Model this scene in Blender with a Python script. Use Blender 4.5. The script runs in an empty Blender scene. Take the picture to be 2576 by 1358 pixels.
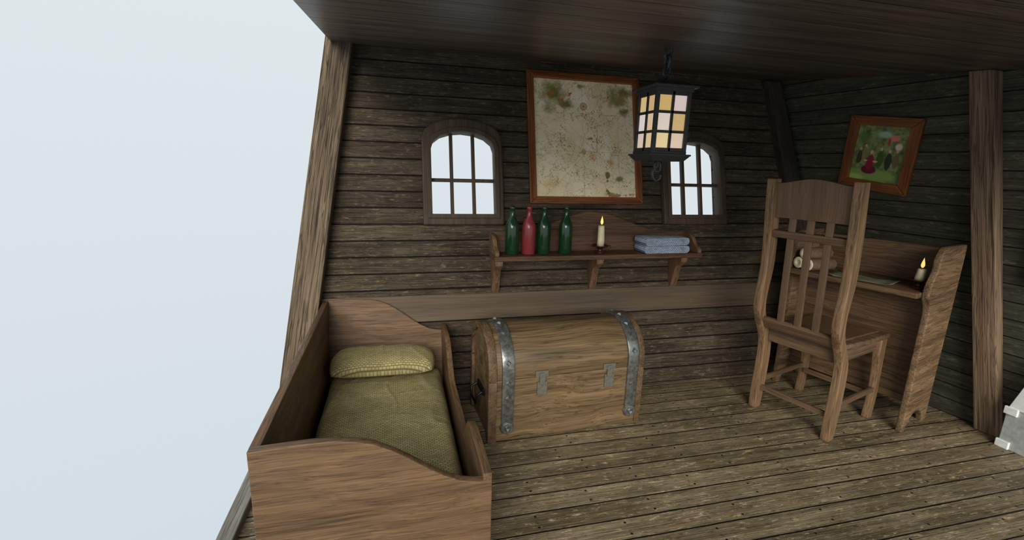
import bpy, bmesh, math, random
from mathutils import Vector, Matrix
random.seed(4)
SC=bpy.context.scene; COL=SC.collection
def lin(c):
    return tuple(((x/255)/12.92 if x/255<=.04045 else (((x/255)+.055)/1.055)**2.4) for x in c)+(1,)
# ---------------------------------------------------------------- node helpers
class G:
    def __init__(s,name,rough=.6):
        s.m=bpy.data.materials.new(name); s.m.use_nodes=True; s.t=s.m.node_tree
        s.b=s.t.nodes['Principled BSDF']; s.b.inputs['Roughness'].default_value=rough
    def node(s,ty,**kw):
        n=s.t.nodes.new(ty)
        for k,v in kw.items(): setattr(n,k,v)
        return n
    def put(s,sock,v):
        if v is None: return
        if hasattr(v,'is_linked') or isinstance(v,bpy.types.NodeSocket): s.t.links.new(v,sock)
        else: sock.default_value=v
    def math(s,op,a,b=None,c=None,clamp=False):
        n=s.node('ShaderNodeMath',operation=op); n.use_clamp=clamp
        s.put(n.inputs[0],a); s.put(n.inputs[1],b); s.put(n.inputs[2],c)
        return n.outputs[0]
    def coord(s): return s.node('ShaderNodeTexCoord').outputs['Object']
    def sep(s,v):
        n=s.node('ShaderNodeSeparateXYZ'); s.put(n.inputs[0],v); return n.outputs
    def comb(s,x,y,z):
        n=s.node('ShaderNodeCombineXYZ')
        for i,v in enumerate((x,y,z)): s.put(n.inputs[i],v)
        return n.outputs[0]
    def vm(s,op,a,b):
        n=s.node('ShaderNodeVectorMath',operation=op); s.put(n.inputs[0],a); s.put(n.inputs[1],b)
        return n.outputs['Value'] if op in('LENGTH','DISTANCE') else n.outputs[0]
    def noise(s,v,scale=1,detail=5,rough=.55,dist=0):
        n=s.node('ShaderNodeTexNoise'); s.put(n.inputs['Vector'],v)
        n.inputs['Scale'].default_value=scale; n.inputs['Detail'].default_value=detail
        n.inputs['Roughness'].default_value=rough; n.inputs['Distortion'].default_value=dist
        return n.outputs['Fac']
    def rng(s,v,a,b,c=0,d=1):
        n=s.node('ShaderNodeMapRange'); s.put(n.inputs[0],v)
        for i,x in enumerate((a,b,c,d)): n.inputs[i+1].default_value=x
        return n.outputs[0]
    def mix(s,f,a,b,mode='MIX'):
        n=s.node('ShaderNodeMix',data_type='RGBA',blend_type=mode)
        s.put(n.inputs[0],f); s.put(n.inputs[6],a); s.put(n.inputs[7],b); return n.outputs[2]
    def bump(s,h,strength=.5,dist=.01):
        n=s.node('ShaderNodeBump'); n.inputs['Strength'].default_value=strength; n.inputs['Distance'].default_value=dist
        s.put(n.inputs['Height'],h); s.t.links.new(n.outputs[0],s.b.inputs['Normal'])
    def color(s,c): s.put(s.b.inputs['Base Color'],c)
def wood(name,dark,light,axis='x',across=None,size=None,rough=.6,sc=1.0,bump=.5,bd=.006,wavy=.0,groove=(12,10,8),pv=.35,weather=0,nails=False,gw=.06,fine=1.0,streak=.45,con=.12,ws_=(3.2,1.3)):
    g=G(name,rough); P=g.coord(); xyz=g.sep(P); ax='xyz'.index(axis); gm=None
    if size:
        q=g.math('DIVIDE',xyz['xyz'.index(across)],size)
        idn=g.math('FLOOR',q); fr=g.math('SUBTRACT',q,idn)
        wn=g.node('ShaderNodeTexWhiteNoise',noise_dimensions='1D'); g.put(wn.inputs['W'],idn); pid=wn.outputs['Value']
        off=g.math('MULTIPLY',pid,13.0); P=g.vm('ADD',P,g.comb(off,off,off))
        e=g.math('MULTIPLY',g.math('ABSOLUTE',g.math('SUBTRACT',fr,.5)),2.0)
        wob=g.math('MULTIPLY',g.math('SUBTRACT',g.noise(P,12,4,.65),.5),.10)
        gm=g.rng(g.math('ADD',e,wob),1-gw*1.5,1-gw*.5)
    if wavy:
        ws=[ws_[0]]*3; ws[ax]=ws_[1]
        w=g.noise(g.vm('MULTIPLY',P,tuple(ws)),1,2)
        wv=g.math('MULTIPLY',g.math('SUBTRACT',w,.5),wavy); P=g.vm('ADD',P,g.comb(wv,wv,wv))
    s1=[16*sc]*3; s1[ax]=.8*sc; s2=[120*sc]*3; s2[ax]=3.0*sc; s3=[48*sc]*3; s3[ax]=1.3*sc
    n1=g.noise(g.vm('MULTIPLY',P,tuple(s1)),1,6,.6,.5); n2=g.noise(g.vm('MULTIPLY',P,tuple(s2)),1,4,.65,.2)
    n3=g.noise(g.vm('MULTIPLY',P,tuple(s3)),1,3,.6,.3)
    f=g.math('ADD',g.math('MULTIPLY',n1,1-.5*fine),g.math('MULTIPLY',n2,.5*fine))
    fac=g.rng(f,.5-con,.5+con)
    c=g.mix(fac,lin(dark),lin(light))
    rid=g.rng(g.math('ABSOLUTE',g.math('SUBTRACT',n3,.5)),.03,.005,0,streak)
    c=g.mix(rid,c,lin(tuple(int(k*.55) for k in dark)))
    if weather:
        b=g.rng(g.noise(P,2.2,4,.6),.35,.65)
        c=g.mix(g.math('MULTIPLY',b,weather),c,g.mix(1.0,c,(.52,.48,.42,1),'MULTIPLY'))
        s4=[46*sc]*3; s4[ax]=12*sc
        sp=g.rng(g.noise(g.vm('MULTIPLY',P,tuple(s4)),1,6,.8),.55,.66)
        c=g.mix(g.math('MULTIPLY',sp,.65),c,lin(tuple(min(255,int(k*1.35)) for k in light)))
        s5=[52*sc]*3; s5[ax]=18*sc
        sp=g.rng(g.noise(g.vm('MULTIPLY',g.vm('ADD',P,(7,7,7)),tuple(s5)),1,6,.8),.55,.64)
        c=g.mix(g.math('MULTIPLY',sp,.7),c,lin((26,22,17)))
    h=g.math('SUBTRACT',f,g.math('MULTIPLY',rid,.35))
    if size:
        br=g.rng(pid,0,1,1-pv,1+pv); c=g.mix(1.0,c,g.comb(br,br,br),'MULTIPLY')
        c=g.mix(gm,c,lin(groove)); h=g.math('SUBTRACT',h,g.math('MULTIPLY',gm,1.6))
        if nails:
            x=g.math('ADD',g.math('DIVIDE',xyz[ax],.62),pid); fx=g.math('MULTIPLY',g.math('SUBTRACT',g.math('FRACT',x),.5),.62)
            for k in(.22,.78):
                d=g.vm('LENGTH',g.comb(fx,g.math('MULTIPLY',g.math('SUBTRACT',fr,k),size),0.0),None)
                c=g.mix(g.rng(d,.0075,.0055),c,lin((22,18,14)))
    g.color(c); g.bump(h,bump,bd); g.b.inputs['Specular IOR Level'].default_value=.3
    return g.m
def plain(name,c,rough=.5,metal=0,var=.25,nsc=30,bump=.0,emit=0,spec=.5):
    g=G(name,rough); P=g.coord(); n=g.noise(P,nsc,4); d=tuple(x*(1-var) for x in lin(c)[:3])+(1,)
    g.color(g.mix(g.rng(n,.35,.65),d,lin(c))); g.b.inputs['Metallic'].default_value=metal
    g.b.inputs['Specular IOR Level'].default_value=spec
    if bump: g.bump(n,bump,.004)
    if emit:
        g.b.inputs['Emission Color'].default_value=lin(c); g.b.inputs['Emission Strength'].default_value=emit
    return g.m
# ---------------------------------------------------------------- mesh helpers
def link(o,parent=None):
    COL.objects.link(o)
    if parent: o.parent=parent
    return o
def finish(o,mat,bev=0,smooth=False,seg=2):
    if mat: o.data.materials.append(mat)
    if bev:
        b=o.modifiers.new('bevel','BEVEL'); b.width=bev; b.segments=seg; b.limit_method='ANGLE'; b.angle_limit=math.radians(35)
    if smooth:
        for p in o.data.polygons: p.use_smooth=True
    return o
def frame(o,u,v):
    u=Vector(u).normalized(); v=Vector(v); v=(v-u*v.dot(u)).normalized(); w=u.cross(v)
    m=Matrix((u,v,w)).transposed().to_4x4(); m.translation=Vector(o); return m
def prism(name,loops,w0,w1,mat,M=None,parent=None,bev=.003):
    cu=bpy.data.curves.new('tmp','CURVE'); cu.dimensions='2D'; cu.fill_mode='BOTH'; cu.extrude=abs(w1-w0)/2
    for L in loops:
        s=cu.splines.new('POLY'); s.points.add(len(L)-1); s.use_cyclic_u=True
        for i,(a,b) in enumerate(L): s.points[i].co=(a,b,0,1)
    t=bpy.data.objects.new('tmp',cu); COL.objects.link(t); bpy.context.view_layer.update()
    me=bpy.data.meshes.new_from_object(t.evaluated_get(bpy.context.evaluated_depsgraph_get()))
    bpy.data.objects.remove(t); bpy.data.curves.remove(cu)
    bm=bmesh.new(); bm.from_mesh(me); bmesh.ops.remove_doubles(bm,verts=bm.verts,dist=1e-5)
    bmesh.ops.recalc_face_normals(bm,faces=bm.faces)
    bmesh.ops.translate(bm,verts=bm.verts,vec=(0,0,(w0+w1)/2)); bm.to_mesh(me); bm.free()
    me.name=name; me.materials.clear()
    o=bpy.data.objects.new(name,me); link(o,parent)
    if M is not None: o.matrix_basis=M
    return finish(o,mat,bev)
def hexa(name,bot,top,mat,parent=None,bev=.004,align=False):
    bot=[Vector(p) for p in bot]; top=[Vector(p) for p in top]; c=bot[0].copy(); Rm=Matrix.Identity(3)
    if align:
        z=(sum(top,Vector())-sum(bot,Vector())).normalized(); x=bot[1]-bot[0]; x=(x-z*x.dot(z)).normalized(); y=z.cross(x)
        Rm=Matrix((x,y,z)).transposed()
    Ri=Rm.transposed()
    me=bpy.data.meshes.new(name); me.from_pydata([Ri@(p-c) for p in bot+top],[],[(0,1,2,3),(4,5,6,7),(0,1,5,4),(1,2,6,5),(2,3,7,6),(3,0,4,7)])
    bm=bmesh.new(); bm.from_mesh(me); bmesh.ops.recalc_face_normals(bm,faces=bm.faces); bm.to_mesh(me); bm.free()
    o=bpy.data.objects.new(name,me); M=Rm.to_4x4(); M.translation=c; link(o,parent); o.matrix_basis=M; return finish(o,mat,bev)
def box(name,c,d,mat,parent=None,bev=.004,rot=(0,0,0),seg=2):
    bm=bmesh.new(); bmesh.ops.create_cube(bm,size=1); bmesh.ops.scale(bm,vec=d,verts=bm.verts)
    me=bpy.data.meshes.new(name); bm.to_mesh(me); bm.free()
    o=bpy.data.objects.new(name,me); o.location=c; o.rotation_euler=rot; link(o,parent); return finish(o,mat,bev,seg=seg)
def lathe(name,prof,mat,loc=(0,0,0),parent=None,n=28,smooth=True):
    vs=[];fs=[]
    for r,z in prof:
        for i in range(n): a=2*math.pi*i/n; vs.append((r*math.cos(a),r*math.sin(a),z))
    for k in range(len(prof)-1):
        for i in range(n): j=(i+1)%n; fs.append((k*n+i,k*n+j,(k+1)*n+j,(k+1)*n+i))
    fs.append(tuple(range(n))[::-1]); fs.append(tuple((len(prof)-1)*n+i for i in range(n)))
    me=bpy.data.meshes.new(name); me.from_pydata(vs,[],fs); o=bpy.data.objects.new(name,me); o.location=loc; link(o,parent)
    return finish(o,mat,0,smooth)
def tube(name,pts,r,mat,parent=None,cyclic=False,loc=(0,0,0),rot=(0,0,0)):
    cu=bpy.data.curves.new('tmp','CURVE'); cu.dimensions='3D'; cu.bevel_depth=r; cu.bevel_resolution=2; cu.use_fill_caps=True
    s=cu.splines.new('POLY'); s.points.add(len(pts)-1); s.use_cyclic_u=cyclic
    for i,p in enumerate(pts): s.points[i].co=(*p,1)
    t=bpy.data.objects.new('tmp',cu); COL.objects.link(t); bpy.context.view_layer.update()
    me=bpy.data.meshes.new_from_object(t.evaluated_get(bpy.context.evaluated_depsgraph_get()))
    bpy.data.objects.remove(t); bpy.data.curves.remove(cu); me.materials.clear()
    o=bpy.data.objects.new(name,me); o.location=loc; o.rotation_euler=rot; link(o,parent); return finish(o,mat,0,True)
def thing(name,loc,label,cat,rz=0,group=None):
    e=bpy.data.objects.new(name,None); e.empty_display_size=.1; e.location=loc; e.rotation_euler=(0,0,rz); COL.objects.link(e)
    tag(e,label,cat,group); return e
def tag(o,label,cat,group=None):
    o['label']=label; o['category']=cat
    if group: o['group']=group
def struct(o): o['kind']='structure'; return o
def sm(t): t=max(0,min(1,t)); return t*t*(3-2*t)
def join(objs,name):
    """merge several meshes (same frame) into one object; transforms baked"""
    bm=bmesh.new(); mats=[]
    dg=bpy.context.evaluated_depsgraph_get(); bpy.context.view_layer.update(); dg.update()
    for o in objs:
        ev=o.evaluated_get(dg); me=bpy.data.meshes.new_from_object(ev); me.transform(o.matrix_basis)
        mi=[]
        for m in o.data.materials:
            if m not in mats: mats.append(m)
            mi.append(mats.index(m))
        k=len(bm.faces); bm.from_mesh(me); bm.faces.ensure_lookup_table()
        for f in bm.faces[k:]: f.material_index=mi[min(f.material_index,len(mi)-1)] if mi else 0
        bpy.data.meshes.remove(me)
    par=objs[0].parent
    for o in objs: bpy.data.objects.remove(o)
    me=bpy.data.meshes.new(name); bm.to_mesh(me); bm.free()
    for m in mats: me.materials.append(m)
    o=bpy.data.objects.new(name,me); link(o,par); return o
# ---------------------------------------------------------------- materials
M_wall=wood('weathered_planks',(54,47,37),(108,96,78),'x','y',.118,rough=.75,sc=1.3,bump=1,bd=.016,pv=.16,weather=1,gw=.07,streak=.35,con=.14,groove=(18,16,12))
M_wallR=wood('side_planks',(44,46,38),(88,86,70),'x','y',.118,rough=.8,sc=.8,bump=.6,bd=.01,pv=.15,weather=.5,gw=.06,streak=.3,con=.15)
M_floor=wood('floor_planks',(88,77,58),(172,155,124),'x','y',.128,rough=.45,sc=1.2,bump=.9,bd=.009,pv=.12,weather=.8,gw=.06,nails=True,streak=.35,con=.15)
M_ceil=wood('ceiling_planks',(60,51,44),(112,97,85),'x','y',.17,rough=.38,sc=1.0,bump=.4,bd=.006,pv=.12,gw=.03)
M_postz=wood('post_wood',(58,47,35),(128,109,87),'z',sc=.9,rough=.7,bump=1,bd=.012,wavy=.03,streak=.7)
M_postr=wood('post_wood_rough',(76,61,46),(146,122,98),'z',sc=.8,rough=.7,bump=.7,bd=.012,wavy=.03,streak=.6)
M_postd=wood('dark_post_wood',(40,34,28),(78,66,54),'z',sc=1.1,rough=.75,bump=.8,bd=.01,wavy=.05)
M_beam=wood('beam_wood',(70,58,45),(104,88,70),'x',sc=.8,rough=.6,bump=.3,streak=.25,con=.18)
M_win=wood('window_wood',(50,41,32),(92,76,60),'y',sc=1.2,rough=.6,bump=.35,bd=.006,streak=.25,con=.16)
BD=(68,50,34);BL=(128,99,71)
M_bed=wood('bed_wood',BD,BL,'x',sc=1.1,rough=.5,wavy=.08,bump=.6,streak=.4,con=.15)
M_oak=wood('oak_wood',(80,63,43),(132,109,79),'x',sc=.8,rough=.42,wavy=.2,bump=.2,fine=.7,streak=.6,ws_=(3.0,1.2))
M_oakl=wood('oak_lid_wood',(80,63,43),(132,109,79),'z',sc=.8,rough=.40,wavy=.14,bump=.2,fine=.7,streak=.6,ws_=(3.0,1.0))
M_oake=wood('oak_end_wood',(70,54,38),(116,93,68),'x',sc=.8,rough=.5,wavy=.15,bump=.25)
M_shelf=wood('shelf_wood',(64,45,32),(112,83,61),'x',sc=1.0,rough=.5,wavy=.06,bump=.3)
M_shelfy=wood('bracket_wood',(80,58,42),(134,102,76),'y',sc=1.0,rough=.5,wavy=.06,bump=.3)
M_chz=wood('chair_wood_upright',(82,62,44),(150,120,89),'y',sc=1.0,rough=.5,wavy=.06,bump=.4,streak=.3)
M_chx=wood('chair_wood_rail',(72,55,41),(124,98,76),'x',sc=1.0,rough=.5,wavy=.05,bump=.4,streak=.3)
M_chs=wood('chair_wood_slat',(80,62,47),(120,96,75),'y',sc=1.2,rough=.45,wavy=.05,bump=.15,streak=.2,con=.2)
M_desk=wood('desk_wood',(70,52,37),(122,95,69),'x',sc=1.0,rough=.5,wavy=.10,bump=.4)
M_deske=wood('desk_end_wood',(82,62,44),(148,120,90),'x',sc=.9,rough=.5,wavy=.2,bump=.7,bd=.01)
M_frame=wood('picture_frame_wood',(88,46,20),(150,90,48),'x',sc=1.0,rough=.45,wavy=.06,bump=.25,fine=.7)
M_iron=plain('black_iron',(54,55,53),.5,.0,.35,60,.3,spec=.4)
M_steel=plain('grey_steel',(150,153,150),.3,.75,.5,40,.3)
M_dsteel=plain('dull_steel',(118,116,106),.5,.3,.3,60,.2)
M_black=plain('black_handle_metal',(30,30,32),.4,.5,.3,40)
M_gg=plain('green_glass',(24,60,32),.16,0,.3,8,spec=.6)
M_rg=plain('red_glass',(138,52,56),.25,0,.2,8,spec=.5)
M_wax=plain('candle_wax',(220,208,172),.5,0,.12,20)
M_flame=plain('candle_flame',(250,214,120),.5,0,.05,20,emit=.9)
M_copper=plain('dark_copper',(96,58,42),.32,.7,.35,30)
M_scroll=plain('scroll_paper',(252,238,202),.7,0,.1,40)
M_scrollb=plain('scroll_back',(118,94,74),.7,0,.25,40)
M_white=plain('pale_galvanised_metal',(240,243,242),.4,.0,.12,25,.2)
M_grey=plain('grey_galvanised_metal',(186,192,190),.45,.1,.3,30,.3)
def fabric(name,a,b,s,bumpd=.004,row=.5,wid=1.0):
    g=G(name,.9); P=g.coord()
    br=g.node('ShaderNodeTexBrick'); g.put(br.inputs['Vector'],P)
    br.inputs['Scale'].default_value=s; br.inputs['Row Height'].default_value=row; br.inputs['Brick Width'].default_value=wid; br.inputs['Mortar Size'].default_value=.12; br.inputs['Mortar Smooth'].default_value=.8
    br.inputs['Color1'].default_value=lin(b); br.inputs['Color2'].default_value=lin(tuple(int(.7*q+.3*r) for q,r in zip(b,a))); br.inputs['Mortar'].default_value=lin(a)
    n=g.noise(P,5,5)
    k=g.rng(n,.3,.7,.78,1.12); c=g.mix(1.0,br.outputs['Color'],g.comb(k,k,k),'MULTIPLY')
    g.color(c); g.bump(g.math('SUBTRACT',n,g.math('MULTIPLY',br.outputs['Fac'],.25)),.6,bumpd*2); g.b.inputs['Specular IOR Level'].default_value=.15
    return g.m
M_matt=fabric('mattress_cloth',(112,102,66),(186,172,126),46)
M_pill=fabric('pillow_cloth',(110,100,64),(184,170,124),46)
M_towel=fabric('blue_weave_cloth',(74,88,112),(190,204,222),52)
M_pad=fabric('seat_cloth',(70,50,36),(112,84,60),60)
def blobs(g,P,base,lst,namp=.12,nsc=14):
    n=g.math('MULTIPLY',g.math('SUBTRACT',g.noise(P,nsc,6,.75),.5),namp)
    c=base
    for (cx,cy,sx,sy,col,soft) in lst:
        q=g.vm('MULTIPLY',g.vm('SUBTRACT',P,(cx,cy,0)),(1/sx,1/sy,0))
        d=g.math('ADD',g.vm('LENGTH',q,None),g.math('MULTIPLY',n,1/min(sx,sy)))
        c=g.mix(g.rng(d,1,1-soft),c,lin(col))
    return c
def mapmat():
    g=G('old_map_paper',.75); P=g.coord(); x=g.sep(P)
    b=g.mix(g.rng(g.noise(P,4,5,.6),.35,.65),lin((234,212,166)),lin((255,244,214)))
    b=g.mix(g.math('MULTIPLY',g.rng(g.noise(P,30,5,.75),.52,.62),.15),b,lin((200,164,110)))
    G1=(122,122,58);G2=(150,140,76);BR=(180,112,56)
    b=blobs(g,P,b,[(.15,.86,.10,.08,G2,.8),(.17,.80,.14,.09,G1,.7),(.12,.70,.07,.06,G2,.9),(.26,.73,.07,.05,G1,.8),(.74,.85,.13,.06,G1,.7),(.70,.78,.12,.08,G2,.7),(.76,.69,.06,.05,G1,.8),(.38,.87,.06,.02,G2,.8),
      (.14,.81,.02,.02,BR,.5),(.24,.77,.02,.02,(190,100,44),.5),(.30,.80,.015,.02,(190,90,50),.5),(.62,.80,.02,.015,BR,.5),(.70,.02,.14,.016,(170,138,90),.6),(.48,.33,.04,.05,(226,188,130),.8),(.62,.28,.04,.04,(220,182,122),.8),(.12,.10,.08,.05,(226,194,142),.9),(.46,.47,.03,.012,(160,136,70),.7),
      (.60,.13,.006,.06,(112,112,60),.4),(.60,.19,.035,.018,(120,124,66),.6),(.70,.14,.03,.03,(132,132,70),.6)],.13,16)
    for (a,bb,cc) in [(1,0,.40),(0,1,.36),(.7,.7,.60),(.7,-.7,.05),(.38,.92,.5),(.92,-.38,.2),(1,0,.70),(0,1,.66)]:
        d=g.math('ABSOLUTE',g.math('SUBTRACT',g.math('ADD',g.math('MULTIPLY',x[0],a),g.math('MULTIPLY',x[1],bb)),cc))
        b=g.mix(g.rng(d,.0022,.0008,0,.4),b,lin((158,128,84)))
    for k,(sc2,off) in enumerate(((3.2,(0,0,0)),(5.5,(3,1,2)))):
        n=g.noise(g.vm('ADD',P,off),sc2,6,.6)
        ln_=g.rng(g.math('ABSOLUTE',g.math('SUBTRACT',n,.5)),.006,.002,0,.6)
        b=g.mix(ln_,b,lin(((150,104,52),(124,120,70))[k]))
    for sc_,k in((46,.20),(84,.28)):
        v=g.node('ShaderNodeTexVoronoi'); g.put(v.inputs['Vector'],g.vm('MULTIPLY',g.vm('ADD',P,g.comb(g.math('MULTIPLY',g.noise(P,40,3),.03),0.0,0.0)),(1.0,.7,1))); v.inputs['Scale'].default_value=sc_
        dens=g.math('SUBTRACT',1.0,g.vm('LENGTH',g.vm('MULTIPLY',g.vm('SUBTRACT',P,(.47,.38,0)),(2.0,2.2,0)),None))
        dd=g.math('ADD',g.rng(dens,-.3,1,0,k),g.rng(g.noise(P,7,2),.42,.65,-.08,.14))
        sp=g.math('LESS_THAN',v.outputs['Distance'],dd)
        cc=g.mix(g.sep(v.outputs['Color'])[0],lin((184,98,42)),lin((112,104,50)))
        b=g.mix(g.math('MULTIPLY',sp,.8),b,cc)
    for cx,cy,r in((.41,.72,.035),(.40,.36,.022)):
        d2=g.vm('LENGTH',g.vm('MULTIPLY',g.vm('SUBTRACT',P,(cx,cy,0)),(1,1,0)),None)
        b=g.mix(g.rng(d2,r,r*.85,0,.6),b,lin((130,104,60))); b=g.mix(g.rng(d2,r*.65,r*.5,0,.8),b,lin((216,188,138))); b=g.mix(g.rng(d2,r*.3,r*.2,0,.8),b,lin((150,80,50)))
    g.color(b); return g.m
M_map=mapmat()
def picmat():
    g=G('painted_canvas',.6); P=g.coord()
    b=g.mix(g.rng(g.noise(P,22,5,.7),.35,.65),lin((66,86,44)),lin((158,168,104)))
    sk=(226,176,136)
    L=[(.17,.05,.22,.055,(138,166,84),.4),(.05,.02,.08,.03,(174,196,108),.5),(.27,.33,.045,.025,(226,130,120),.3),(.20,.35,.06,.03,(170,194,170),.5),(.31,.27,.03,.03,(236,216,196),.4),(.24,.30,.012,.035,(190,60,60),.3),
       (.06,.32,.05,.04,(94,126,50),.5),(.20,.17,.028,.07,(66,96,42),.2),(.26,.16,.025,.07,(44,60,36),.2),(.31,.17,.022,.06,(124,100,70),.2),(.05,.17,.022,.055,(66,62,40),.2),(.085,.20,.02,.05,(140,134,80),.2),
       (.20,.245,.010,.013,sk,.2),(.26,.235,.010,.013,sk,.2),(.31,.24,.010,.012,sk,.2),(.05,.235,.010,.013,sk,.2),(.085,.26,.010,.012,sk,.2),
       (.135,.085,.062,.036,(104,16,48),.2),(.135,.14,.032,.065,(150,26,62),.2),(.135,.215,.013,.016,sk,.2),(.17,.15,.018,.008,sk,.2),(.10,.15,.016,.008,sk,.2)]
    g.color(blobs(g,P,b,L,.014,40)); return g.m
M_pic=picmat()
# ---------------------------------------------------------------- room
WV=(0,.25,1); K=math.sqrt(1+.0625)
def wallM(x=0,z=0,w=0):
    n=Vector((0,-1,.25)).normalized()
    return frame(Vector((x,3.118+.25*z,z))+n*w,(1,0,0),WV)
def arch(x0,x1,y0,ys,yt,n=8):
    cx=(x0+x1)/2; hw=(x1-x0)/2; L=[(x0,y0),(x1,y0)]
    for i in range(n+1):
        a=math.pi*i/n; L.append((cx+hw*math.cos(a)*(1.0),ys+(yt-ys)*math.sin(a)**.9))
    return L
holes=[arch(x,x+.49,1.315*K,1.79*K,1.925*K)[::-1] for x in(.245,2.18)]
wb=prism('wall_back',[[(-.72,0),(3.9,0),(3.45,2.75),(-.32,2.75)]]+holes,-.07,0,M_wall,wallM(),bev=0); struct(wb)
RC=4.216
def rp(Y,z,inw=0):
    n=Vector((-1,-.13,-.155)).normalized(); return Vector((RC-.13*Y-.155*z,Y,z))+n*inw
rU=Vector((.13,-1,0)).normalized(); rN=Vector((-1,-.13,-.155)).normalized(); rV=rN.cross(rU)
wr=prism('wall_right',[[(-.1,-.02),(2.6,-.02),(2.6,2.62),(-.75,2.62)]],-.06,0,M_wallR,frame(rp(3.118,0),rU,rV),bev=0); struct(wr)
fl=prism('floor',[[(-.81,-.6),(4.3,-.6),(4.3,3.17),(-.81,3.17)]],-.06,0,M_floor,frame((0,0,0),(1,0,0),(0,1,0)),bev=0); struct(fl)
ce=prism('ceiling',[[(-.40,.3),(3.95,.3),(3.95,3.86),(-.40,3.86)]],0,.08,M_ceil,frame((0,0,2.116),(1,0,0),(0,1,.1)),bev=.004); struct(ce)
def trim(o): return struct(o)
trim(hexa('trim_1',[(-.80,3.0,0),(-.62,3.0,0),(-.62,3.19,0),(-.80,3.19,0)],[(-.425,3.63,2.56),(-.245,3.63,2.56),(-.245,3.80,2.56),(-.425,3.80,2.56)],M_postz,bev=.01,align=True))
trim(hexa('trim_2',[(3.62,3.04,0),(3.78,3.04,0),(3.80,3.118,0),(3.62,3.118,0)],[(3.155,3.66,2.47),(3.30,3.66,2.47),(3.32,3.74,2.47),(3.155,3.74,2.47)],M_postd,align=True))
trim(hexa('trim_3',[(3.865,2.065,0),(3.885,1.94,0),(3.96,1.95,0),(3.94,2.075,0)],[(3.46,2.33,2.345),(3.478,2.205,2.335),(3.57,2.215,2.335),(3.55,2.34,2.345)],M_postr,bev=.006,align=True))
b=prism('trim_4',[[(-.60,.575*K),(3.66,.575*K),(3.62,.76*K),(-.56,.76*K)]],0,.022,M_beam,wallM(),bev=.005); trim(b)
trim(box('trim_5',(-.775,1.3,.02),(.075,3.7,.05),wood('sill_wood',(86,84,78),(146,142,132),'y',sc=1,rough=.7,bump=.6),bev=.006))
def window(i,x):
    L=arch(x-.052,x+.542,1.25*K,1.86*K,2.01*K); H=arch(x,x+.49,1.315*K,1.79*K,1.925*K)[::-1]
    f=prism('window_%d'%i,[L,H],0,.05,M_win,wallM(),bev=.010); struct(f)
    L2=arch(x-.02,x+.51,1.295*K,1.80*K,1.945*K); H2=arch(x+.012,x+.478,1.325*K,1.785*K,1.912*K)[::-1]
    r=prism('inner_rim',[L2,H2],-.03,.064,M_win,Matrix(),f,bev=.005)
    bars=[]
    for k in(1,2):
        xx=x+.49*k/3; yt=(1.905)*K
        bars.append(prism('bar',[[(xx-.012,1.315*K),(xx+.012,1.315*K),(xx+.012,yt),(xx-.012,yt)]],-.03,0.005,M_win,Matrix(),f,bev=.003))
    yy=1.575*K; bars.append(prism('bar',[[(x,yy-.011),(x+.49,yy-.011),(x+.49,yy+.011),(x,yy+.011)]],-.028,.008,M_win,Matrix(),f,bev=.003))
    join(bars,'glazing_bars')
window(1,.245); window(2,2.18)
w3=prism('window_3',[[(1.16,1.09),(1.75,1.09),(1.75,1.76),(1.16,1.76)],[(1.22,1.15),(1.22,1.70),(1.69,1.70),(1.69,1.15)]],0,.05,M_postd,frame(rp(3.118,0),rU,rV)); struct(w3)
# ---------------------------------------------------------------- bed
bed=thing('bed',(-.085,2.3,0),'brown wooden box bed with curved ends, open at one side','bed')
def L(x,y,z): return (x+.085,y-2.3,z)
prof=[(-.495,0),(.33,0),(.33,.53),(.27,.532),(.21,.545),(.15,.575),(.09,.615),(.03,.66),(-.03,.70),(-.09,.733),(-.15,.752),(-.22,.762),(-.30,.765),(-.495,.757)]
prism('footboard',[prof],-.0175,.0175,M_bed,frame(L(0,1.535,0),(1,0,0),(0,0,1)),bed,.004)
prism('headboard',[[(a,b*1.025) for a,b in prof]],-.0175,.0175,M_bed,frame(L(0,3.08,0),(1,0,0),(0,.25,1)),bed,.004)
prism('side_panel',[[(1.535,0),(3.07,0),(3.262,.757),(1.535,.757)]],-.0175,.0175,M_bed,frame(L(-.4775,0,0),(0,1,0),(0,0,1)),bed,.004)
pr=[(1.52,0),(3.07,0),(3.215,.57),(2.97,.57)]
for i in range(1,9):
    t=i/8; pr.append((2.97-.34*t,.57-.19*sm(t)))
pr.append((2.10,.37))
for i in range(1,7):
    t=i/6; pr.append((2.10-.20*t,.37+.185*sm(t)))
pr+= [(1.84,.565),(1.52,.56)]
prism('side_panel',[pr],-.0175,.0175,M_bed,frame(L(.313,0,0),(0,1,0),(0,0,1)),bed,.004)
box('bed_base',L(-.08,2.3,.14),(.75,1.50,.03),M_bed,bed)
for x in(-.44,.275):
    for y in(1.58,3.0): box('corner_block',L(x,y,.07),(.04,.04,.14),M_bed,bed)
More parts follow.
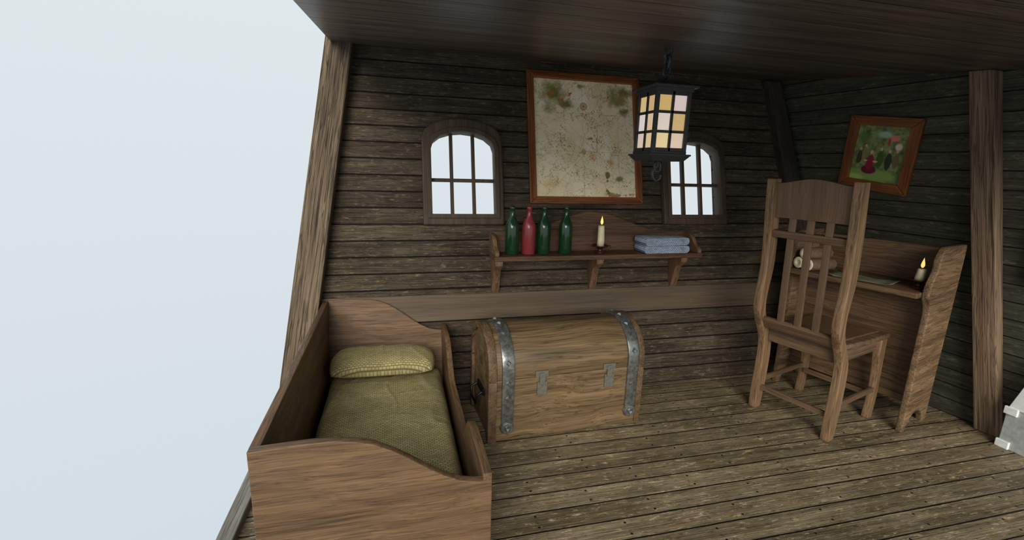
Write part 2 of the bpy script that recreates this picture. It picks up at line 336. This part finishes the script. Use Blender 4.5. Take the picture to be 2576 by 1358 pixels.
def softgrid(name,cx,cy,z0,hx,hy,ht,mat,px=8,py=8,amp=.01,sc=3,flat=False,nx=60,ny=80,seed=0,fold=1.0):
    from mathutils import noise as N
    vs=[];fs=[]
    for side in(1,-1):
        for j in range(ny+1):
            for i in range(nx+1):
                u=-1+2*i/nx; v=-1+2*j/ny
                e=max(0,(1-abs(u)**px))*max(0,(1-abs(v)**py))
                h=ht*e**.5
                x=u*hx; y=v*hy
                if not flat: x*=math.sqrt(1-.16*v*v*abs(u)); y*=math.sqrt(1-.24*u*u*u*u)
                w=0
                if side>0:
                    w=(N.noise(Vector((x*sc+seed,y*sc,0)))+.5*N.noise(Vector((x*sc*2.6,y*sc*2.2+seed,1))))*amp*min(1,e*3)
                    for q,(fa,fb) in enumerate(((1.3,.8),(.9,2.1))):
                        rd=1-abs(N.noise(Vector((x*sc*fa+5+q*9,y*sc*fb+2,seed))))
                        w+=max(0,rd-.90)*amp*(7 if q==0 else 3)*fold*min(1,e*3)
                zz=(h if side>0 else (0 if flat else -h*.42))+w
                vs.append((x,y,zz))
    st=(nx+1)*(ny+1)
    for j in range(ny):
        for i in range(nx):
            a=j*(nx+1)+i; fs.append((a,a+1,a+nx+2,a+nx+1)); fs.append((st+a,st+a+nx+1,st+a+nx+2,st+a+1))
    me=bpy.data.meshes.new(name); me.from_pydata(vs,[],fs)
    bm=bmesh.new(); bm.from_mesh(me); bmesh.ops.remove_doubles(bm,verts=bm.verts,dist=1e-4); bmesh.ops.recalc_face_normals(bm,faces=bm.faces); bm.to_mesh(me); bm.free()
    o=bpy.data.objects.new(name,me); o.location=(cx,cy,z0); COL.objects.link(o); return finish(o,mat,0,True)
mt=softgrid('mattress',-.082,2.305,.157,.365,.735,.205,M_matt,14,20,.012,3.2,True,90,160); tag(mt,'khaki patterned mattress lying in the wooden bed','mattress')
pl=softgrid('pillow',-.10,2.93,.424,.330,.170,.084,M_pill,5,3,.007,4,False,60,40,3); pl.rotation_euler=(.04,0,-.02); tag(pl,'soft khaki patterned pillow at the head of the bed','pillow')
# ---------------------------------------------------------------- chest
th=math.radians(3.4)
ch=thing('treasure_chest',(1.045,2.83,0),'domed oak chest with grey metal straps and latches','chest',th)
W2,D2=.525,.245
box('body',(0,0,.205),(2*W2,2*D2,.41),M_oak,ch,.006)
def arc(ry,rz,z0,n=14): return [(ry*math.cos(math.pi*i/n),z0+rz*math.sin(math.pi*i/n)) for i in range(n+1)]
lidM=frame((0,0,0),(0,1,0),(0,0,1))
lid=prism('lid',[[(-D2,.413),(D2,.413)]+arc(D2,.235,.46)],-W2,W2,M_oakl,lidM,ch,.004)
for x0,x1 in((-W2-.018,-W2+.035),(W2-.035,W2+.006)):
    o=arc(D2+.012,.247,.46); i_=arc(D2-.03,.205,.46)
    prism('end_rim',[[(D2+.012,.413)]+o+[(-D2-.012,.413),(-D2+.03,.413)]+i_[::-1]+[(D2-.03,.413)]],x0,x1,M_oake,lidM,ch,.004)
    prism('end_rim',[[(-D2-.01,0),(-D2+.035,0),(-D2+.035,.405),(-D2-.01,.405)]],x0,x1,M_oake,lidM,ch,.004)
    prism('end_rim',[[(D2+.01,0),(D2-.035,0),(D2-.035,.405),(D2+.01,.405)]],x0,x1,M_oake,lidM,ch,.004)
for xs in(-.42,.445):
    o=arc(D2+.018,.252,.46,24); i_=arc(D2+.001,.235,.46,24)
    strap=prism('metal_strap',[[(D2+.018,.10)]+o+[(-D2-.018,.10),(-D2-.001,.10)]+i_[::-1]+[(D2+.001,.10)]],xs-.038,xs+.038,M_steel,lidM,ch,.002)
    def rivet(y,z,ny,nz,s=.020):
        bm=bmesh.new(); bmesh.ops.create_cone(bm,cap_ends=True,segments=4,radius1=s,radius2=s*.5,depth=s*.6)
        me=bpy.data.meshes.new('rivet'); bm.to_mesh(me); bm.free()
        r=bpy.data.objects.new('rivet',me); link(r,strap); finish(r,M_steel)
        q=Vector((ny,nz,0)).normalized(); r.rotation_euler=q.to_track_quat('Z','X').to_euler(); r.location=(y,z,xs)
    for k in range(2,24,3):
        a=math.pi*k/24; rivet(-(D2+.022)*math.cos(a),.46+.257*math.sin(a),-math.cos(a),math.sin(a))
    for z in(.40,.30): rivet(-D2-.022,z,-1,0)
    bm=bmesh.new(); bmesh.ops.create_cone(bm,cap_ends=True,segments=8,radius1=.050,radius2=.040,depth=.024); me=bpy.data.meshes.new('strap_end'); bm.to_mesh(me); bm.free()
    e=bpy.data.objects.new('strap_end',me); link(e,ch); e.location=(xs,-D2-.013,.095); e.rotation_euler=(math.pi/2,0,0); finish(e,M_steel,.003)
    bm=bmesh.new(); bmesh.ops.create_icosphere(bm,subdivisions=1,radius=.020); me=bpy.data.meshes.new('stud'); bm.to_mesh(me); bm.free()
    s=bpy.data.objects.new('stud',me); link(s,ch); s.location=(xs,-D2-.028,.095); finish(s,M_steel)
for xl in(-.20,.27):
    la=box('latch',(xl,-D2-.008,.435),(.085,.016,.04),M_dsteel,ch,.002)
    box('latch_hook',(0,-.010,-.03),(.036,.014,.075),M_dsteel,la,.002)
    box('latch_plate',(.005,.001,-.10),(.065,.014,.09),M_dsteel,la,.002)
hd=box('handle_plate',(-W2-.008,-.02,.27),(.014,.16,.045),M_black,ch,.003)
tube('handle',[(-.01,-.07,0),(-.045,-.07,-.02),(-.05,-.06,-.075),(-.05,.06,-.075),(-.045,.07,-.02),(-.01,.07,0)],.008,M_black,hd)
# ---------------------------------------------------------------- wall shelf
sh=thing('wall_shelf',(1.51,3.30,1.04),'brown wooden wall shelf with arched back and brackets','shelf')
def S(x,y,z): return (x-1.51,y-3.30,z-1.04)
top=[]
for i in range(25):
    x=.83-1.66*i/24; top.append((x,.155*K+.15*K*sm(1-abs(x)/.62)))
prism('back_panel',[[(-.83,0),(.83,0)]+top],0.001,.022,M_shelf,frame(S(1.51,3.118+.25*1.045,1.045),(1,0,0),(0,.25,1)),sh,.003)
box('shelf_board',S(1.51,3.265,1.042),(1.68,.21,.036),M_shelf,sh,.005)
ep=[(3.382,1.06),(3.165,1.06),(3.165,1.085),(3.185,1.10),(3.215,1.112),(3.24,1.135),(3.26,1.165),(3.29,1.19),(3.33,1.20),(3.415,1.20)]
for x0 in(.675,2.31):
    prism('end_panel',[[(y-3.3,z-1.04) for y,z in ep]],0,.03,M_shelfy,frame((x0-1.51,0,0),(0,1,0),(0,0,1)),sh,.004)
bp=[(3.375,1.024),(3.165,1.024),(3.17,.99),(3.20,.965),(3.235,.94),(3.255,.90),(3.262,.85),(3.275,.80),(3.29,.76),(3.308,.76)]
for x0 in(.678,1.455,2.17):
    prism('bracket',[[(y-3.3,z-1.04) for y,z in bp]],0,.055,M_shelfy,frame((x0-1.51,0,0),(0,1,0),(0,0,1)),sh,.004)
bprof=[(.001,0),(.044,0),(.049,.006),(.050,.19),(.048,.215),(.036,.245),(.022,.27),(.017,.30),(.016,.325),(.020,.328),(.020,.345),(.015,.35),(.010,.348),(.001,.347)]
for x,m,lb in((.815,M_gg,'dark green glass bottle by the shelf end'),(.94,M_rg,'red glass bottle between green bottles on shelf'),(1.055,M_gg,'dark green glass bottle next to the red one'),(1.225,M_gg,'dark green glass bottle standing a little apart')):
    o=lathe('wine_bottle',bprof,m,(x,3.255,1.061)); tag(o,lb,'bottle','bottles on the wall shelf')
def candle(loc,h,lb):
    e=thing('candlestick',loc,lb,'candle',0,'lit candles')
    lathe('holder',[(.001,0),(.036,0),(.036,.006),(.022,.014),(.016,.03),(.030,.042),(.060,.052),(.064,.060),(.058,.060),(.03,.050),(.001,.050)],M_copper,(0,0,0),e)
    tube('handle',[(.055,0,.052),(.08,0,.055),(.088,0,.04),(.075,0,.022),(.045,0,.018)],.004,M_copper,e)
    c=lathe('candle',[(.001,.05),(.028,.05),(.027,.05+h*.3),(.025,.05+h*.6),(.024,.05+h-.012),(.022,.05+h),(.012,.05+h-.004),(.001,.05+h-.006)],M_wax,(0,0,0),e,12)
    for v in c.data.vertices:
        a=math.atan2(v.co.y,v.co.x); k=1+.10*math.sin(3*a+v.co.z*30)+.06*math.sin(5*a); v.co.x*=k; v.co.y*=k
    lathe('wick',[(.0015,.05+h-.006),(.0015,.05+h+.012)],M_black,(0,0,0),e,6)
    lathe('flame',[(.001,h+.055),(.008,h+.062),(.0115,h+.073),(.009,h+.09),(.004,h+.108),(.0005,h+.122)],M_flame,(0,0,0),e,10)
candle((1.51,3.25,1.061),.16,'lit cream candle in dark copper holder on wall shelf')
def cloth(z,dx,rz,lb,t=.060):
    Lw=.195; r=t/2; P=[]
    for i in range(9): a=-math.pi/2+math.pi*i/8; P.append((Lw-r+r*math.cos(a),r+r*math.sin(a)))
    P+=[(-Lw+.016,t),(-Lw+.004,t*.88),(-Lw,t*.6),(-Lw+.002,t*.3),(-Lw+.006,t*.1),(-Lw+.018,0)]
    o=prism('folded_cloth',[P],-.085,.085,M_towel,Matrix(),None,.012)
    o.matrix_basis=Matrix.Translation((2.04+dx,3.255,z))@Matrix.Rotation(rz,4,'Z')@Matrix.Rotation(math.pi/2,4,'X')
    tag(o,lb,'folded cloth','folded cloths on the wall shelf')
cloth(1.061,0,.0,'blue grey woven folded cloth, bottom of stack'); cloth(1.1225,-.005,.05,'blue grey woven folded cloth, top of stack')
# ---------------------------------------------------------------- framed map
fm=thing('framed_map',(1.475,3.118+.25*1.41,1.41),'large old parchment map in a reddish brown wooden frame','map')
fm.matrix_basis=wallM(1.475,1.41)
H=1.0*K; w=.475
def mitre(name,x0,x1,y0,y1,t,d,mat,parent):
    out=[(x0,y0),(x1,y0),(x1,y1),(x0,y1)]; inn=[(x0+t,y0+t),(x1-t,y0+t),(x1-t,y1-t),(x0+t,y1-t)]
    for i in range(4):
        j=(i+1)%4; a,b_,c,d_=Vector(out[i]),Vector(out[j]),Vector(inn[j]),Vector(inn[i])
        u=(b_-a).normalized(); v=Vector((-u.y,u.x))
        loc=[((p-a).dot(u),(p-a).dot(v)) for p in(a,b_,c,d_)]
        prism(name,[loc],0.001,d,mat,frame((a.x,a.y,0),(u.x,u.y,0),(v.x,v.y,0)),parent,.006)
mitre('frame_side',-w,w,0,H,.055,.03,M_frame,fm)
prism('map_sheet',[[(0,0),(2*w-.11,0),(2*w-.11,H-.11),(0,H-.11)]],0,.008,M_map,Matrix.Translation((-w+.055,.055,.002)),fm,0)
p0,p1,p2,p3=[Vector(p) for p in((3.48,3.09,2.15),(3.55,2.60,2.10),(3.63,2.63,1.547),(3.56,3.12,1.629))]
cen=(p0+p1+p2+p3)/4; uu=((p1-p0)+(p2-p3)).normalized(); vv=((p0-p3)+(p1-p2)).normalized()
pw=((p1-p0).length+(p2-p3).length)/2; ph=((p0-p3).length+(p1-p2).length)/2
uu=(uu-rN*uu.dot(rN)).normalized()
Mp=frame(cen,uu,vv)
dist=(cen-rp(cen.y,cen.z)).dot(rN); Mp.translation=cen-rN*(dist-.002)
fp=thing('framed_painting',cen,'small painting of garden figures in crooked wooden frame','picture'); fp.matrix_basis=Mp
mitre('frame_side',-pw/2,pw/2,-ph/2,ph/2,.068,.03,M_frame,fp)
prism('canvas',[[(0,0),(pw-.13,0),(pw-.13,ph-.13),(0,ph-.13)]],0,.01,M_pic,Matrix.Translation((-pw/2+.065,-ph/2+.065,.002)),fp,0)
# ---------------------------------------------------------------- lantern
LX,LY=1.545,2.60
ln=thing('hanging_lantern',(LX,LY,2.372),'black iron lantern with coloured panes hanging on chain','lantern')
z0=lambda z:z-2.372
s=.10
for a in(-1,1):
    for b_ in(-1,1): box('corner_post',(a*s,b_*s,z0(1.965)),(.022,.022,.34),M_iron,ln,.002)
def bars(nx,ny,off):
    L_=[]
    tx,ty=-ny,nx
    def bx(t0,z,dt,dz):
        c=(nx*off+tx*t0,ny*off+ty*t0,z); d=(abs(tx)*dt+abs(nx)*.012,abs(ty)*dt+abs(ny)*.012,dz)
        L_.append(box('b',c,d,M_iron,ln,.001))
    bx(0,z0(1.965),.016,.33)
    for z in(1.808,1.910,2.018,2.122): bx(0,z0(z),.2,.015 if 1.85<z<2.1 else .024)
    return join(L_,'glazing_bars')
cols={(0,-1):[((222,186,116),(238,214,208)),((240,222,206),(222,186,124)),((242,218,160),(238,210,182))],
      (-1,0):[((238,204,146),(228,192,136)),((244,232,228),(240,208,172)),((240,214,198),(242,212,164))],
      (1,0):[((228,192,136),(238,212,194))]*3,(0,1):[((228,192,136),(238,212,194))]*3}
pm={}
for (nx,ny),rows in cols.items():
    bars(nx,ny,s)
    for r,(ca,cb) in enumerate(rows):
        for k,cc in enumerate((ca,cb)):
            if cc not in pm: pm[cc]=plain('pane_glass_%d'%len(pm),cc,.3,0,.05,6,emit=.5)
            t=(-.05 if k==0 else .05)
            tx,ty=-ny,nx
            if (nx,ny)==(-1,0): t=-t*-1
            c=((nx*(s-.004)+tx*t),(ny*(s-.004)+ty*t),z0((2.069,1.964,1.860)[r]))
            box('glass_pane',c,(abs(tx)*.092+abs(nx)*.003,abs(ty)*.092+abs(ny)*.003,.096),pm[cc],ln,0)
box('base_plate',(0,0,z0(1.792)),(.225,.225,.02),M_iron,ln,.003)
hexa('base_plate',[(-.105,-.105,z0(1.745)),(.105,-.105,z0(1.745)),(.105,.105,z0(1.745)),(-.105,.105,z0(1.745))],[(-.13,-.13,z0(1.775)),(.13,-.13,z0(1.775)),(.13,.13,z0(1.775)),(-.13,.13,z0(1.775))],M_iron,ln)
box('base_rim',(0,0,z0(1.780)),(.265,.265,.010),M_iron,ln,.002)
box('roof',(0,0,z0(2.140)),(.235,.235,.02),M_iron,ln,.002)
box('roof',(0,0,z0(2.155)),(.275,.275,.014),M_iron,ln,.002)
hexa('roof',[(-.13,-.13,z0(2.162)),(.13,-.13,z0(2.162)),(.13,.13,z0(2.162)),(-.13,.13,z0(2.162))],[(-.07,-.07,z0(2.195)),(.07,-.07,z0(2.195)),(.07,.07,z0(2.195)),(-.07,.07,z0(2.195))],M_iron,ln)
tube('bail',[(-.045,0,z0(2.19)),(-.045,0,z0(2.232)),(.045,0,z0(2.232)),(.045,0,z0(2.19))],.009,M_iron,ln)
def oval(h,w_,n=20):
    P=[]
    for i in range(n):
        a=2*math.pi*i/n; P.append((w_*math.cos(a),0,(h-w_)*(1 if math.sin(a)>0 else -1)*(1 if abs(math.sin(a))>.05 else 0)+w_*math.sin(a)))
    return P
for i,z in enumerate((2.252,2.300,2.348)):
    tube('chain_link',oval(.036,.024),.009,M_iron,ln,True,(0,0,z0(z)),(0,0.25*(-1)**i,math.radians(20+70*(i%2))))
tube('hook',[(0,0,z0(1.745)),(0,0,z0(1.715)),(-.022,0,z0(1.70)),(-.032,0,z0(1.672)),(-.022,0,z0(1.642)),(.0,0,z0(1.628)),(.020,0,z0(1.64)),(.026,0,z0(1.664))],.010,M_iron,ln)
tube('hook',oval(.028,.019),.010,M_iron,ln,True,(.0,0,z0(1.712)))
# ---------------------------------------------------------------- desk
da=math.radians(17)
dl=.90; fr_=Vector((3.29,2.12,0)); lv=Vector((math.sin(da),-math.cos(da),0)); fv=Vector((math.cos(da),math.sin(da),0))
org=fr_-lv*dl
dk=thing('writing_desk',org,'brown wooden writing desk with curved end panels and arched feet','desk',-(math.pi/2-da))
def endp():
    P=[(-.0,0),(.045,0),(.055,.04),(.09,.09),(.15,.115),(.23,.11),(.29,.08),(.32,.03),(.33,0),(.39,0)]
    P+=[(.395,.55),(.40,1.27),(.06,1.27)]
    P+=[(.03,1.255),(.01,1.225),(-.005,1.19),(.0,1.15),(-.02,1.10),(-.055,1.05),(-.07,1.0),(-.065,.95),(-.02,.90),(0,.85)]
    return P
def endpl(): return [(min(a,.345),b) for a,b in endp()]
prism('end_panel',[[p for i,p in enumerate(endpl()) if i!=8]],0,.04,M_deske,frame((0,0,0),(0,1,0),(0,0,1)),dk,.006)
prism('end_panel',[endp()],0,.04,M_deske,frame((dl-.04,0,0),(0,1,0),(0,0,1)),dk,.008)
DZ=.985
box('desktop',(dl/2,.095,DZ-.018),(dl-.082,.45,.036),M_desk,dk,.005)
hexa('back_panel',[(.04,.305,DZ),(dl-.04,.305,DZ),(dl-.04,.33,DZ),(.04,.33,DZ)],[(.04,.305,1.24),(dl-.04,.305,1.24),(dl-.04,.33,1.24),(.04,.33,1.24)],M_desk,dk)
box('front_panel',(dl/2,.16,.58),(dl-.082,.025,.74),M_desk,dk,.003)
box('foot_rail',(dl/2,.16,.19),(dl-.082,.05,.05),M_desk,dk,.003)
def D(x,y,z): return org+lv*x+fv*y+Vector((0,0,z))
pp=bpy.data.meshes.new('parchment_sheet')
vs=[];fs=[]
for j in range(7):
    for i in range(11):
        u=-.19+.38*i/10; v=-.11+.22*j/6; vs.append((u,v,.004+.004*math.sin(i*1.3)*math.sin(j*.9)+(.012 if i in(0,10) else 0)))
for j in range(6):
    for i in range(10): a=j*11+i; fs.append((a,a+1,a+12,a+11))
pp.from_pydata(vs,[],fs); po=bpy.data.objects.new('parchment_sheet',pp); COL.objects.link(po); po.location=D(.50,.02,DZ+.001); po.rotation_euler=(0,0,-(math.pi/2-da)+.12)
finish(po,plain('grey_green_paper',(122,126,100),.7,0,.35,14),0,True); po.modifiers.new('s','SOLIDIFY').thickness=.001; tag(po,'grey green sheet of parchment lying on the desk','paper')
R_=.044
sd_=(lv*.30+fv*.954).normalized(); sp_=Vector((-sd_.y,sd_.x,0))
bs=D(.13,-.085,DZ)
for k,(a,z,lb) in enumerate(((-R_-.001,R_+.003,'rolled parchment scroll lying on the desk'),(R_+.001,R_+.003,'rolled parchment scroll lying on the desk'),(0,R_*2.76+.003,'rolled parchment scroll on top of two others'))):
    o=lathe('parchment_scroll',[(.010,.012),(.014,0),(R_-.003,0),(R_,.005),(R_,.22),(R_-.004,.225),(.008,.225)],M_scrollb,(0,0,0),None,24)
    o.data.materials.append(M_scroll)
    for p in o.data.polygons:
        if all(o.data.vertices[q].co.z<.0125 for q in p.vertices) or all(o.data.vertices[q].co.z>.215 for q in p.vertices): p.material_index=1
    o.rotation_euler=sd_.to_track_quat('Z','Y').to_euler(); o.location=bs+sp_*a+Vector((0,0,z)); tag(o,lb,'scroll','parchment scrolls on the desk')
candle(tuple(D(.795,.06,DZ+.0005)),.08,'short lit candle in copper holder on the desk')
# ---------------------------------------------------------------- chair
cr=thing('chair',(2.92,2.49,0),'tall backed brown wooden chair with slatted back, facing desk','chair',math.radians(-73))
line=[(0,0),(.25,.015),(.45,.02),(.56,0.0),(.65,-.06),(.74,-.115),(.84,-.13),(.95,-.115),(1.08,-.10),(1.25,-.115),(1.45,-.14),(1.66,-.17)]
def off(z):
    for (a,b_),(c,d) in zip(line,line[1:]):
        if a<=z<=c: return b_+(d-b_)*((z-a)/(c-a))
    return line[-1][1]
def offs(z): return sum(off(min(1.66,max(0,z+d))) for d in(-.05,-.025,0,.025,.05))/5
YB=-.30
def postprof():
    F=[];B=[]
    for i in range(61):
        z=1.66*i/60; h=.042+.005*math.sin(z*6) if z>.1 else .036+.06*z
        F.append((YB+offs(z)+h,z)); B.append((YB+offs(z)-h,z))
    return B[::-1]+F
for x in(-.252,.250):
    prism('back_post',[postprof()],-.026,.026,M_chz,frame((x,0,0),(0,1,0),(0,0,1)),cr,.006)
def rail(name,z0_,z1_,arch_=0,th=.022,mat=M_chx,hw=.228):
    y0=YB+off(z0_); y1=YB+off(z1_)
    P=[(-hw,0),(hw,0)]; h=math.hypot(z1_-z0_,y1-y0)
    for i in range(17):
        x=hw-2*hw*i/16; P.append((x,h+arch_*math.cos(x/hw*math.pi/2)**2*1.0))
    return prism(name,[P],-th/2,th/2,mat,frame((0,y0,z0_),(1,0,0),(0,y1-y0,z1_-z0_)),cr,.004)
rail('crest_rail',1.415,1.635,.032,.026,M_chs)
rail('cross_rail',1.285,1.33,0,.052)
rail('lower_rail',.645,.715,0,.034)
box('seat_apron',(0,YB+.01,.575),(.45,.026,.10),M_chx,cr,.004)
ya,yb=YB+off(.70),YB+off(1.42)
for x in(-.112,0,.112):
    prism('slat',[[(ya-.008,.69),(ya+.008,.69),(yb+.008,1.44),(yb-.008,1.44)]],-.022,.022,M_chs,frame((x,0,0),(0,1,0),(0,0,1)),cr,.003)
prism('seat',[[(-.225,-.26),(.225,-.26),(.255,.0),(.265,.32),(-.265,.32),(-.255,0)]],.60,.635,M_chx,Matrix(),cr,.008)
prism('seat_pad',[[(-.19,-.235),(.19,-.235),(.215,.27),(-.215,.27)]],.636,.65,M_pad,Matrix(),cr,.006)
for sx in(-1,1):
    prism('seat_apron',[[(-.27,.52),(.27,.52),(.27,.599),(-.27,.599)]],-.012,.012,M_chx,frame((sx*.222,0,0),(0,1,0),(0,0,1)),cr,.003)
    fp_=[]; bp_=[]
    for i in range(21):
        z=.6*i/20; o_=.27+.02*math.sin(z/.6*math.pi*1.5)*1.0+.01; h=.028+.016*sm((z-.3)/.3)
        fp_.append((o_+h,z)); bp_.append((o_-h,z))
    prism('front_leg',[bp_[::-1]+fp_],-.024,.024,M_chz,frame((sx*.236,0,0),(0,1,0),(0,0,1)),cr,.006)
    prism('stretcher',[[(-.30,.20),(.28,.20),(.28,.235),(-.30,.235)]],-.012,.012,M_chx,frame((sx*.24,0,0),(0,1,0),(0,0,1)),cr,.003)
box('front_apron',(0,.285,.56),(.43,.024,.08),M_chx,cr,.003)
box('stretcher',(0,.27,.18),(.44,.024,.035),M_chx,cr,.003)
box('stretcher',(0,YB+.01,.16),(.45,.024,.035),M_chx,cr,.003)
# ---------------------------------------------------------------- pale metal locker at the edge
mc=thing('metal_locker',(3.82,1.55,0),'pale galvanised metal locker with riveted corner caps','locker')
hexa('body',[(-.03,.336,.0),(.04,.336,0),(.04,-.45,0),(-.03,-.45,0)],[(-.03,.336,.27),(.0,.336,.27),(.0,-.45,.27),(-.03,-.45,.27)],M_grey,mc)
hexa('lid',[(-.035,.33,.272),(.0,.33,.272),(.0,-.45,.272),(-.035,-.45,.272)],[(-.025,.24,.62),(.0,.24,.62),(.0,-.4,.62),(-.025,-.4,.62)],M_white,mc)
for z in(.02,.25):
    for y in(.31,-.42): box('corner_cap',(-.034,y,z+.005),(.02,.07,.05),M_white,mc,.004)
# ---------------------------------------------------------------- light, world, camera
w_=bpy.data.worlds.new('world'); SC.world=w_; w_.use_nodes=True; nt=w_.node_tree; bg=nt.nodes['Background']
tc=nt.nodes.new('ShaderNodeTexCoord'); sp=nt.nodes.new('ShaderNodeSeparateXYZ'); mr=nt.nodes.new('ShaderNodeMapRange'); mx=nt.nodes.new('ShaderNodeMix'); mx.data_type='RGBA'
nt.links.new(tc.outputs['Generated'],sp.inputs[0]); nt.links.new(sp.outputs[2],mr.inputs[0]); mr.inputs[1].default_value=-.6; mr.inputs[2].default_value=.35
nt.links.new(mr.outputs[0],mx.inputs[0]); mx.inputs[6].default_value=lin((211,221,229)); mx.inputs[7].default_value=lin((224,233,236))
nt.links.new(mx.outputs[2],bg.inputs[0]); bg.inputs[1].default_value=1
sd=bpy.data.lights.new('sun','SUN'); sd.energy=3.2; sd.angle=math.radians(36); sd.color=(1,.95,.86)
so=bpy.data.objects.new('sun',sd); COL.objects.link(so); so.rotation_euler=Vector((.30,.85,-.38)).to_track_quat('-Z','Y').to_euler()
pd=bpy.data.lights.new('lantern_light','POINT'); pd.energy=1.2; pd.color=(1,.82,.6); pd.shadow_soft_size=.05
po_=bpy.data.objects.new('lantern_light',pd); COL.objects.link(po_); po_.location=(LX,LY,1.96)
cam=bpy.data.cameras.new('camera'); cam.sensor_width=36; cam.lens=1174/2576*36
co=bpy.data.objects.new('camera',cam); COL.objects.link(co)
R=Matrix(((.9708,.0254,-.2387),(-.2384,.2207,-.9457),(.0287,.975,.2202)))
co.matrix_world=Matrix.Translation((0,0,1.7))@R.to_quaternion().to_matrix().to_4x4()
SC.camera=co
SC.view_settings.view_transform='Standard'
